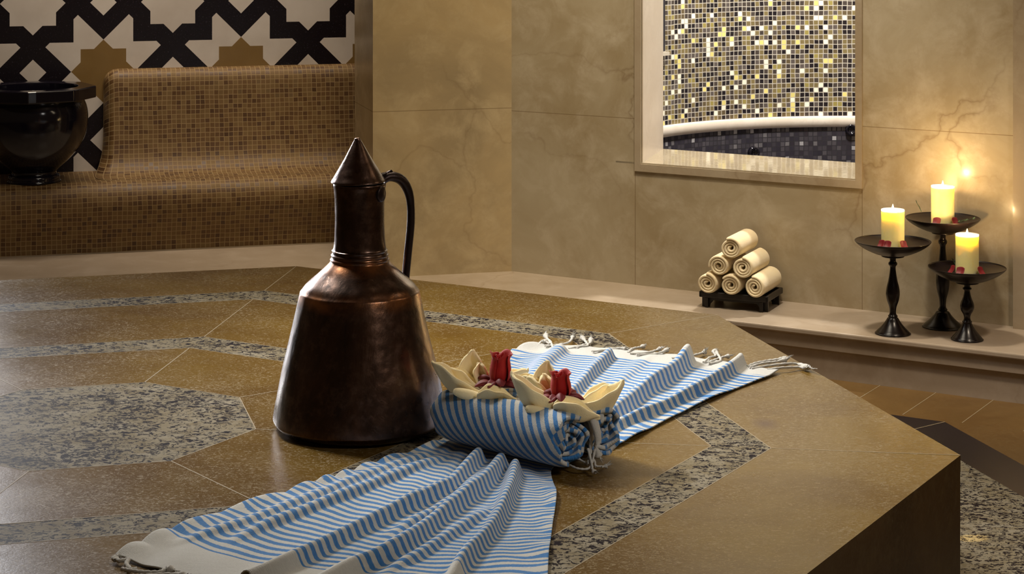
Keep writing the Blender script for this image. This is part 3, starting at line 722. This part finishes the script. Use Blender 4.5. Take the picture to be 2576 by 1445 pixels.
V, Fc = tube([(.148, .052, .094), (.158, .051, .080), (.168, .049, .060), (.172, .046, .048), (.172, .044, .040)], [.003, .0085, .0075, .0065, .003], 12, .7); mesh('knot', V, Fc, Mcord, roll, loc=(-.008, .004, -.002))
# ---------------------------------------------------------------- cream towels folded as flowers
Mcream = cloth('cream_towelling', (.96, .82, .50), (.93, .77, .43), 420, .35)
def petal(tip, base, width, side, cup, lift=(0, 0, 0), ns=24, nt=15, peak=.45, edge=.45, seed=0):
    """leaf-shaped cupped sheet from base to tip; side = direction across; cup = vector the edges rise towards"""
    tip, base, side, cup, lift = map(Vector, (tip, base, side, cup, lift)); V = []; side = side.normalized()
    for i in range(ns):
        t = i/(ns-1); c_ = base*(1-t)+tip*t+lift*math.sin(math.pi*t)
        if t < peak: k = edge+(1-edge)*math.sin(math.pi/2*t/peak)
        else: x_ = (t-peak)/(1-peak); k = 1-x_**1.7
        k = max(k, .03)
        for j in range(nt):
            q = j/(nt-1)*2-1; wr = .0016*math.sin(q*7+t*6+seed)+.0012*math.sin(t*15+q*3+seed*2)
            V.append(c_+side*(width*k*q*(1-.12*q*q))+cup*(k*abs(q)**1.7)+cup.normalized()*wr+side*wr*.5)
    return V, grid_faces(ns, nt)
def softsheet(name, VF, parent, th=.0052):
    inv = parent.matrix_basis.inverted(); V = [inv @ Vector(v) for v in VF[0]]
    o = mesh(name, V, VF[1], Mcream, parent); mod(o, 'SOLIDIFY', thickness=th, offset=0); mod(o, 'SUBSURF', levels=1, render_levels=1); return o
E1 = Vector((e1[0], e1[1], 0)); E2 = Vector((e2[0], e2[1], 0)); UP = Vector((0, 0, 1))
def flower(cpx, cpy, Y, label, petals):
    c_ = dp(cpx, cpy, Y); t = empty('folded_towel', c_, label, 'towel', 'cream towels folded like flowers')
    for n_, (tp, ty, bx, by, dy, wd, side, cup, lift, pk) in enumerate(petals):
        softsheet('petal', petal(dp(tp, ty, Y+dy[0]), dp(bx, by, Y+dy[1]), wd, side, cup, lift, peak=pk, seed=n_*1.7+cpx), t)
    return t
fl1 = flower(1222, 985, 3.63, 'cream towel folded like a flower, left of the pair on the striped roll', [
 (1086, 910, 1222, 1012, (.0, -.02), .026, (.1, 1, -.1), (.0, .0, .040), (-.006, 0, -.024), .5),
 (1120, 925, 1215, 995, (.02, .01), .014, (.1, 1, 0), (.0, .0, .026), (0, 0, -.008), .5),
 (1190, 880, 1213, 995, (.035, .02), .028, (1, 0, .05), (.0, -.018, .002), (-.010, .008, 0), .5),
 (1205, 912, 1224, 985, (.02, .01), .014, (1, 0, 0), (.0, -.016, .004), (-.002, .002, 0), .6),
 (1300, 1006, 1200, 1010, (-.05, -.05), .022, (0, 1, 0), (.0, -.002, .038), (.0, -.006, -.012), .36),
 (1330, 930, 1240, 992, (.05, .02), .018, (.1, 1, 0), (0, 0, .026), (0, 0, -.008), .5)])
fl2 = flower(1408, 1020, 3.54, 'cream towel folded like a flower, right of the pair on the striped roll', [
 (1285, 938, 1412, 1048, (-.02, -.03), .027, (.15, 1, -.1), (0, .0, .044), (-.010, 0, -.026), .5),
 (1325, 950, 1395, 1020, (.03, .01), .013, (.1, 1, 0), (0, 0, .024), (0, 0, -.006), .5),
 (1378, 907, 1388, 1022, (.045, .02), .028, (1, 0, .1), (.0, -.018, .002), (-.010, .008, 0), .5),
 (1368, 940, 1390, 1012, (.03, .01), .015, (1, 0, 0), (.0, -.016, .004), (0, .002, 0), .6),
 (1570, 960, 1435, 1052, (.01, -.01), .028, (-.1, 1, 0), (0, .0, .040), (.010, 0, -.026), .5),
 (1540, 972, 1450, 1030, (.03, .02), .014, (-.1, 1, .0), (0, 0, .026), (0, 0, -.008), .5),
 (1510, 1050, 1392, 1036, (-.05, -.055), .022, (.1, 1, 0), (.0, -.002, .036), (.0, -.006, -.010), .36),
 (1300, 945, 1385, 1000, (.06, .03), .018, (.1, 1, 0), (0, 0, .022), (0, 0, -.004), .5)])
# rolled hems lying along the foot of each flower
for fl, pts, Y in ((fl1, [(1140, 984), (1180, 995), (1222, 1006)], 3.585), (fl2, [(1322, 1026), (1362, 1040), (1408, 1046)], 3.49)):
    inv = fl.matrix_basis.inverted(); H = smoothprof([list(inv @ dp(x, y, Y)) for x, y in pts], 7)
    V, Fc = tube(H, [.003+.008*math.sin(math.pi*i/(len(H)-1))**.6 for i in range(len(H))], 14, .9); mesh('folded_base', V, Fc, Mcream, fl)
# ---------------------------------------------------------------- red roses
s = NT('rose_red'); Mrose = (lambda q: (q.bump(q.noise(q.coord(), 60, 3), .15, .004), q.put(q.b.inputs['Sheen Weight'], .15), q.done(q.mix(q.noise(q.coord(), 25, 3), (.30, .004, .004), (.42, .008, .006)), .55, **{'Specular IOR Level': .25}))[-1])(s)
Mrose2 = plain('dark_red_satin', (.15, .004, .007), .6)
def rose(cpx, by, ty, Y, wpx, lean, label):
    b = dp(cpx, by, Y); r = empty('rose', b, label, 'rose', 'red roses on the cream towels')
    h = (by-ty)/F*Y; R = wpx/2/F*Y; rd = random.Random(cpx)
    for i in range(5):
        a0_ = i*2.4+.6; sp = 2.6 if i < 3 else 2.0; V = []; ns, nt = 12, 18; k = 1-.17*i
        for a_i in range(nt):
            q = a_i/(nt-1)*2-1
            for s_i in range(ns):
                t = s_i/(ns-1); prof_ = float(np.interp(t, [0, .12, .32, .52, .75, .90, 1], [.50, .80, 1.0, 1.02, .86, .80, .94]))
                rad_ = R*k*(prof_)*(1+.03*i*0)+(.0035*max(0, t-.85)/.15 if abs(q) < .8 else 0)
                zt_ = h*(t*(1-.10*abs(q)**3)+(.05 if t > .9 else 0)*math.sin(q*5+i))*(1-.02*i+.04*(i == 1))
                A = a0_+q*sp/2; V.append((rad_*math.cos(A)+lean*t*h, rad_*math.sin(A), zt_))
        o = mesh('petal', V, grid_faces(nt, ns), Mrose, r); mod(o, 'SOLIDIFY', thickness=.0011, offset=1); mod(o, 'SUBSURF', levels=1, render_levels=1)
    for i in range(11):                     # satin ruffle loops round the foot
        A = i*2*math.pi/9+rd.uniform(-.2, .2); L = R*rd.uniform(1.5, 2.0); V = []; nn, mm = 14, 12
        for a_i in range(nn):
            t = a_i/(nn-1)
            for s_i in range(mm):
                q = 2*math.pi*s_i/mm; wr = R*.50*math.sin(math.pi*min(t*.92+.06, 1))**.7; fl_ = .52+.34*math.sin(q*4+i)
                d = Vector((math.cos(A), math.sin(A), 0)); sd = Vector((-d.y, d.x, 0))
                V.append(d*(R*.35+L*.95*t-0*R)+sd*(wr*math.cos(q))+Vector((0, 0, .004+.006*math.sin(t*3)+wr*fl_*math.sin(q)+.18*R*math.sin(A*3))))
        o = mesh('ruffle', V, grid_faces(nn, mm, wv=True), Mrose2, r); mod(o, 'SUBSURF', levels=1, render_levels=1)
    return r
rose(1254, 972, 887, 3.62, 56, .06, 'red rose standing in the left folded cream towel')
rose(1410, 1008, 935, 3.525, 54, -.04, 'red rose standing in the right folded cream towel')
# ---------------------------------------------------------------- tray with six rolled towels
TZ = -.425
tp = Vector((.657, 5.985, LEDGE)); e1t = Vector((math.cos(TZ), math.sin(TZ), 0)); e2t = Vector((-math.sin(TZ), math.cos(TZ), 0))
tc = tp+e2t*.068
Mwood = plain('black_lacquered_wood', (.012, .009, .008), .42)
tray = empty('wooden_tray', tc, 'small black wooden tray with feet holding the pyramid of rolled towels', 'tray', rz=TZ)
W_, D_ = .212, .156; TH0 = .030
bm = bmesh.new()
box(bm, (0, 0, TH0+.004), (W_*.94, D_*.94, .008))
for sx, sy, lx, ly in ((0, 1, W_, .010), (0, -1, W_, .010), (1, 0, .010, D_), (-1, 0, .010, D_)):
    box(bm, (sx*(W_-.01)/2, sy*(D_-.01)/2, TH0+.009), (lx, ly, .018))
bevel(bmobj('tray_top', bm, Mwood, tray), .003, 3)
for sx in (1, -1):
    for sy in (1, -1):
        bm = bmesh.new()
        pts = [(-.024, .030), (.012, .030), (.012, .0), (-.010, .0), (-.012, .008), (-.024, .022)]
        def leg(sgn, swap):
            a = [bm.verts.new(((p[0]*sgn if not swap else 0), (0 if not swap else p[0]*sgn), p[1])) for p in pts]
            b = [bm.verts.new(((p[0]*sgn if not swap else -.011*sx), (-.011*sy if not swap else p[0]*sgn), p[1])) for p in pts]
            bm.faces.new(a); bm.faces.new(b[::-1])
            for i in range(6): bm.faces.new((a[i], a[(i+1) % 6], b[(i+1) % 6], b[i]))
        leg(sx, False); leg(sy, True)
        bevel(bmobj('leg', bm, Mwood, tray, loc=(sx*(W_/2-.016), sy*(D_/2-.016), 0)), .0015)
for sy in (1, -1):
    bm = bmesh.new(); box(bm, (0, sy*(D_/2-.018), TH0-.004), (W_-.05, .006, .010)); bmobj('apron', bm, Mwood, tray)
Mtow = cloth('ivory_towelling', (.92, .79, .54), (.88, .73, .46), 380, .55)
def spiral_roll(R, L, seed, turns=3.1):
    rd = random.Random(seed); path = []; n = 110; ph = rd.uniform(.3, .9)*math.pi
    for i in range(n):
        t = i/(n-1); a = ph+2*math.pi*turns*t; r = .0045+(R-.0045-.0045)*t**.92; path.append((r*math.cos(a), r*math.sin(a)))
    V = []; na = 24
    for i, (px, pz) in enumerate(path):
        rr = math.hypot(px, pz)/R; bul = .006*(1-rr)+.0022*math.sin(i*.19+seed)
        for j in range(na+1):
            s_ = j/na*2-1; e = max(0, (abs(s_)-.88)/.12); sh = 1-.10*e*e*rr
            V.append((px*sh, s_*(L/2-bul), pz*sh))
    return V, grid_faces(n, na+1)
RT = .0360; TL = .182
spots = [(1785, 711, 0, 'front left corner of the bottom row'), (1844.5, 716, 0, 'middle of the bottom row'), (1903, 722, 0, 'right end of the bottom row'), (1804, 671, 1, 'left of the middle row'), (1866.6, 675, 1, 'right of the middle row'), (1834.5, 631, 2, 'topmost of the pyramid')]
tw = []
z0 = LEDGE+TH0+.008+RT+.001
for r_, cnt in ((0, 3), (1, 2), (2, 1)):
    for i in range(cnt):
        lx = (i-(cnt-1)/2)*.0728-.004; tw.append((lx, z0+r_*.0545, r_))
labs = ['rolled cream towel at the left end of the bottom row on the tray', 'rolled cream towel in the middle of the bottom row on the tray', 'rolled cream towel at the right end of the bottom row on the tray',
        'rolled cream towel on the left in the second row of the pyramid', 'rolled cream towel on the right in the second row of the pyramid', 'single rolled cream towel at the top of the pyramid']
for i, (lx, z_, r_) in enumerate(tw):
    V, Fc = spiral_roll(RT, TL, i+3)
    o = mesh('rolled_hand_towel', V, Fc, Mtow, loc=tc+e1t*lx+e2t*(-.004)); o.location.z = z_; o.rotation_euler = (0, [.4, 2.0, .9, 1.5, 2.6, 0][i], 0)
    o.rotation_mode = 'XYZ'; o.rotation_euler = (Matrix.Rotation(TZ, 3, 'Z') @ Matrix.Rotation([.4, -.5, .9, -.3, .6, 0][i], 3, 'Y')).to_euler()
    mod(o, 'SOLIDIFY', thickness=.0078, offset=0); mod(o, 'SUBSURF', levels=1, render_levels=1)
    o.scale = (1, 1, .95); tag(o, labs[i], 'towel', 'rolled cream towels in a pyramid')
# ---------------------------------------------------------------- candle stands
Mturn = NT('black_turned_wood'); Mturn = Mturn.done((.008, .005, .005), .25, **{'Specular IOR Level': .35})
Mdish = plain('black_lacquer_dish', (.010, .006, .006), .3, **{'Specular IOR Level': .35})
s = NT('candle_wax'); c_ = s.coord('Object'); zc = s.sep(c_)[2]
Mwax = s.done((.90, .82, .40), .45, **{'Subsurface Weight': 1.0, 'Subsurface Radius': (.026, .024, .010), 'Subsurface Scale': 1.0, 'Specular IOR Level': .3})
Mflame = NT('flame'); Mflame = Mflame.done((1, .7, .3), .5, **{'Emission Color': (1.0, .74, .34), 'Emission Strength': 60.0})
Mwick = plain('burnt_wick', (.02, .015, .01), .9)
Mleaf = plain('green_leaf', (.03, .075, .02), .4)
def stand(cx, by, ty, dish_hw, base_hw, name_label, clabel, ctop, cbot, scl):
    bp_ = at(cx, by, LEDGE); Y = bp_.y; k = Y/F
    st = empty('candle_stand', (bp_.x, bp_.y, LEDGE+.0008), name_label, 'candle stand', 'turned black candle stands on the ledge')
    Ht = (by-ty)*k                       # rim height
    rim = dish_hw*k; B = base_hw*k
    zs = Ht-.039                         # stem top
    pr = [(.001, 0), (B, 0), (B*1.0, .004), (B*.93, .008), (B*.80, .014), (B*.60, .024), (B*.44, .034), (B*.34, .042), (.0125, .046), (.0135, .049), (.0105, .053), (.0088, .060)]
    zb_ = .060; bh = zs-.012-zb_
    for f, r in ((.10, .0105), (.22, .0165), (.34, .0192), (.46, .0178), (.60, .0128), (.75, .0092), (.86, .0080), (.90, .0118), (.935, .0122), (.965, .0088), (1.0, .0085)): pr.append((r, zb_+bh*f))
    pr += [(.0085, zs-.004), (.0001, zs-.003)]
    V, Fc = lathe(smoothprof(pr, 5), 40); mesh('stem', V, Fc, Mturn, st)
    dpz = [(.0001, zs-.004), (rim*.28, zs-.004), (rim*.30, zs), (rim*.48, zs+.005), (rim*.75, zs+.018), (rim*.93, zs+.031), (rim*1.0, Ht), (rim*.985, Ht+.0015), (rim*.95, Ht-.002), (rim*.76, Ht-.0085), (rim*.48, Ht-.0130), (rim*.3, Ht-.0140), (.0001, Ht-.0140)]
    V, Fc = lathe(smoothprof(dpz, 5), 72); mesh('dish', V, Fc, Mdish, st)
    # candle
    R = 28.7*k; h = (cbot-ctop-9)*k; z0_ = LEDGE+.0008+Ht-.0137
    cd = empty('candle', (bp_.x, bp_.y, z0_), clabel, 'candle', 'lit pillar candles')
    cp = [(.0001, 0), (R*.97, 0), (R, .002), (R, h-.004), (R*.985, h-.0012), (R*.93, h), (R*.86, h-.001), (R*.78, h-.005), (R*.5, h-.0075), (.0001, h-.008)]
    V, Fc = lathe(smoothprof(cp, 4), 48, lambda a, z_: 1+.006*math.sin(2*a+1)*z_/h); mesh('wax', V, Fc, Mwax, cd)
    V, Fc = tube([(0, 0, h-.0085), (.0004, 0, h-.003), (.001, 0, h+.0015)], .0009, 8); mesh('wick', V, Fc, Mwick, cd)
    V, Fc = lathe(smoothprof([(.0001, h+.0002), (.0022, h+.002), (.0030, h+.005), (.0022, h+.010), (.0009, h+.0145), (.0001, h+.0175)], 5), 20); fo = mesh('flame', V, Fc, Mflame, cd)
    l = bpy.data.lights.new('candle_flame_light', 'POINT'); l.energy = 1.5; l.color = (1.0, .66, .30); l.shadow_soft_size = .006
    lo_ = bpy.data.objects.new('candle_flame_light', l); col.objects.link(lo_); lo_.location = (bp_.x, bp_.y, z0_+h+.014)
    l = bpy.data.lights.new('candle_glow', 'POINT'); l.energy = .11; l.color = (1.0, .88, .55); l.shadow_soft_size = .004
    lo_ = bpy.data.objects.new('candle_glow', l); col.objects.link(lo_); lo_.location = (bp_.x, bp_.y, z0_+h-.004)
    return st, Vector((bp_.x, bp_.y, LEDGE+.0008+Ht-.0134)), R, rim
ST = []
ST.append(stand(2246, 840, 608, 95, 42, 'black turned wooden candle stand on the left of the three', 'lit cream pillar candle on the left stand', 526, 625, 1))
ST.append(stand(2371.6, 823, 550, 93, 48, 'tallest black turned candle stand, standing behind the other two', 'lit cream pillar candle on the tallest stand', 465, 565, 1))
ST.append(stand(2433, 855, 674, 97, 38, 'shortest black turned candle stand, in front on the right', 'lit cream pillar candle on the shortest stand', 586, 689, 1))
Mpet = plain('crimson_petal', (.17, .003, .006), .55)
names = ['left', 'tallest', 'shortest']
for i, (st, p, R, rim) in enumerate(ST):
    for j, A in enumerate([[-2.5, -2.1, -1.05], [-2.15, -.95], [-2.2, -.85, -2.9]][i]):
        rr = R+.011; V = []
        for a in range(9):
            for b in range(7):
                x_ = (a/8*2-1)*.0125*math.cos((b/6-.5)*1.6); y_ = (b/6-.5)*.020; V.append((x_, y_, .0035+.5*abs(x_)**1.5*4-.0+.30*abs(y_)))
        o = mesh('rose_petal', [Vector(v)*1.15 for v in V], grid_faces(9, 7), Mpet, loc=p+Vector((math.cos(A)*(R+.009), math.sin(A)*(R+.009), .0055)))
        o.rotation_euler = Vector((math.cos(A)*.85, math.sin(A)*.85, .55)).to_track_quat('Z', 'X').to_euler(); mod(o, 'SOLIDIFY', thickness=.0012); mod(o, 'SUBSURF', levels=1, render_levels=1)
        tag(o, 'red rose petal %s the candle on the %s stand' % ([['furthest left of', 'just left of', 'right of'], ['left of', 'right of'], ['in front of', 'right of', 'left of']][i][j], names[i]), 'petal', 'rose petals on the candle stands')
def sprig(p, d, L, n, label):
    parts = []; p = Vector(p); d = Vector(d).normalized(); e = p+d*L
    parts.append(tube([p, p+d*L*.5+Vector((0, 0, .003)), e], [.0009, .0008, .0003], 6))
    sd = d.cross(UP).normalized()
    for i in range(n):
        t = (i+.6)/n; q = p+d*L*t; sg = 1 if i % 2 else -1; tip = q+d*.010+sd*sg*.009+Vector((0, 0, .004)); V = []
        for a in range(7):
            for b in (-1, 0, 1):
                w_ = .0028*math.sin(math.pi*min(a/6+.03, 1)); V.append(q.lerp(tip, a/6)+d.cross(tip-q).normalized().cross(tip-q).normalized()*w_*b+Vector((0, 0, -.0006*abs(b))))
        parts.append((V, grid_faces(7, 3)))
    V, Fc = join(parts); o = mesh('leaf_sprig', V, Fc, Mleaf); tag(o, label, 'leaf sprig'); return o
def spr(i, px0, py0, px1, py1, dY, n, label):
    Y = ST[i][1].y+dY; a = dp(px0, py0, Y); b = dp(px1, py1, Y); sprig(a, b-a, (b-a).length, n, label)
spr(1, 2318, 533, 2305, 509, .03, 3, 'thin green leaf sprig sticking up at the left of the tallest candle stand')
spr(1, 2403, 562, 2450, 551, -.035, 5, 'green leaf sprig lying along the right rim of the tallest stand')
spr(2, 2402, 664, 2393, 649, .03, 2, 'green leaf sprig left of the candle on the shortest stand')
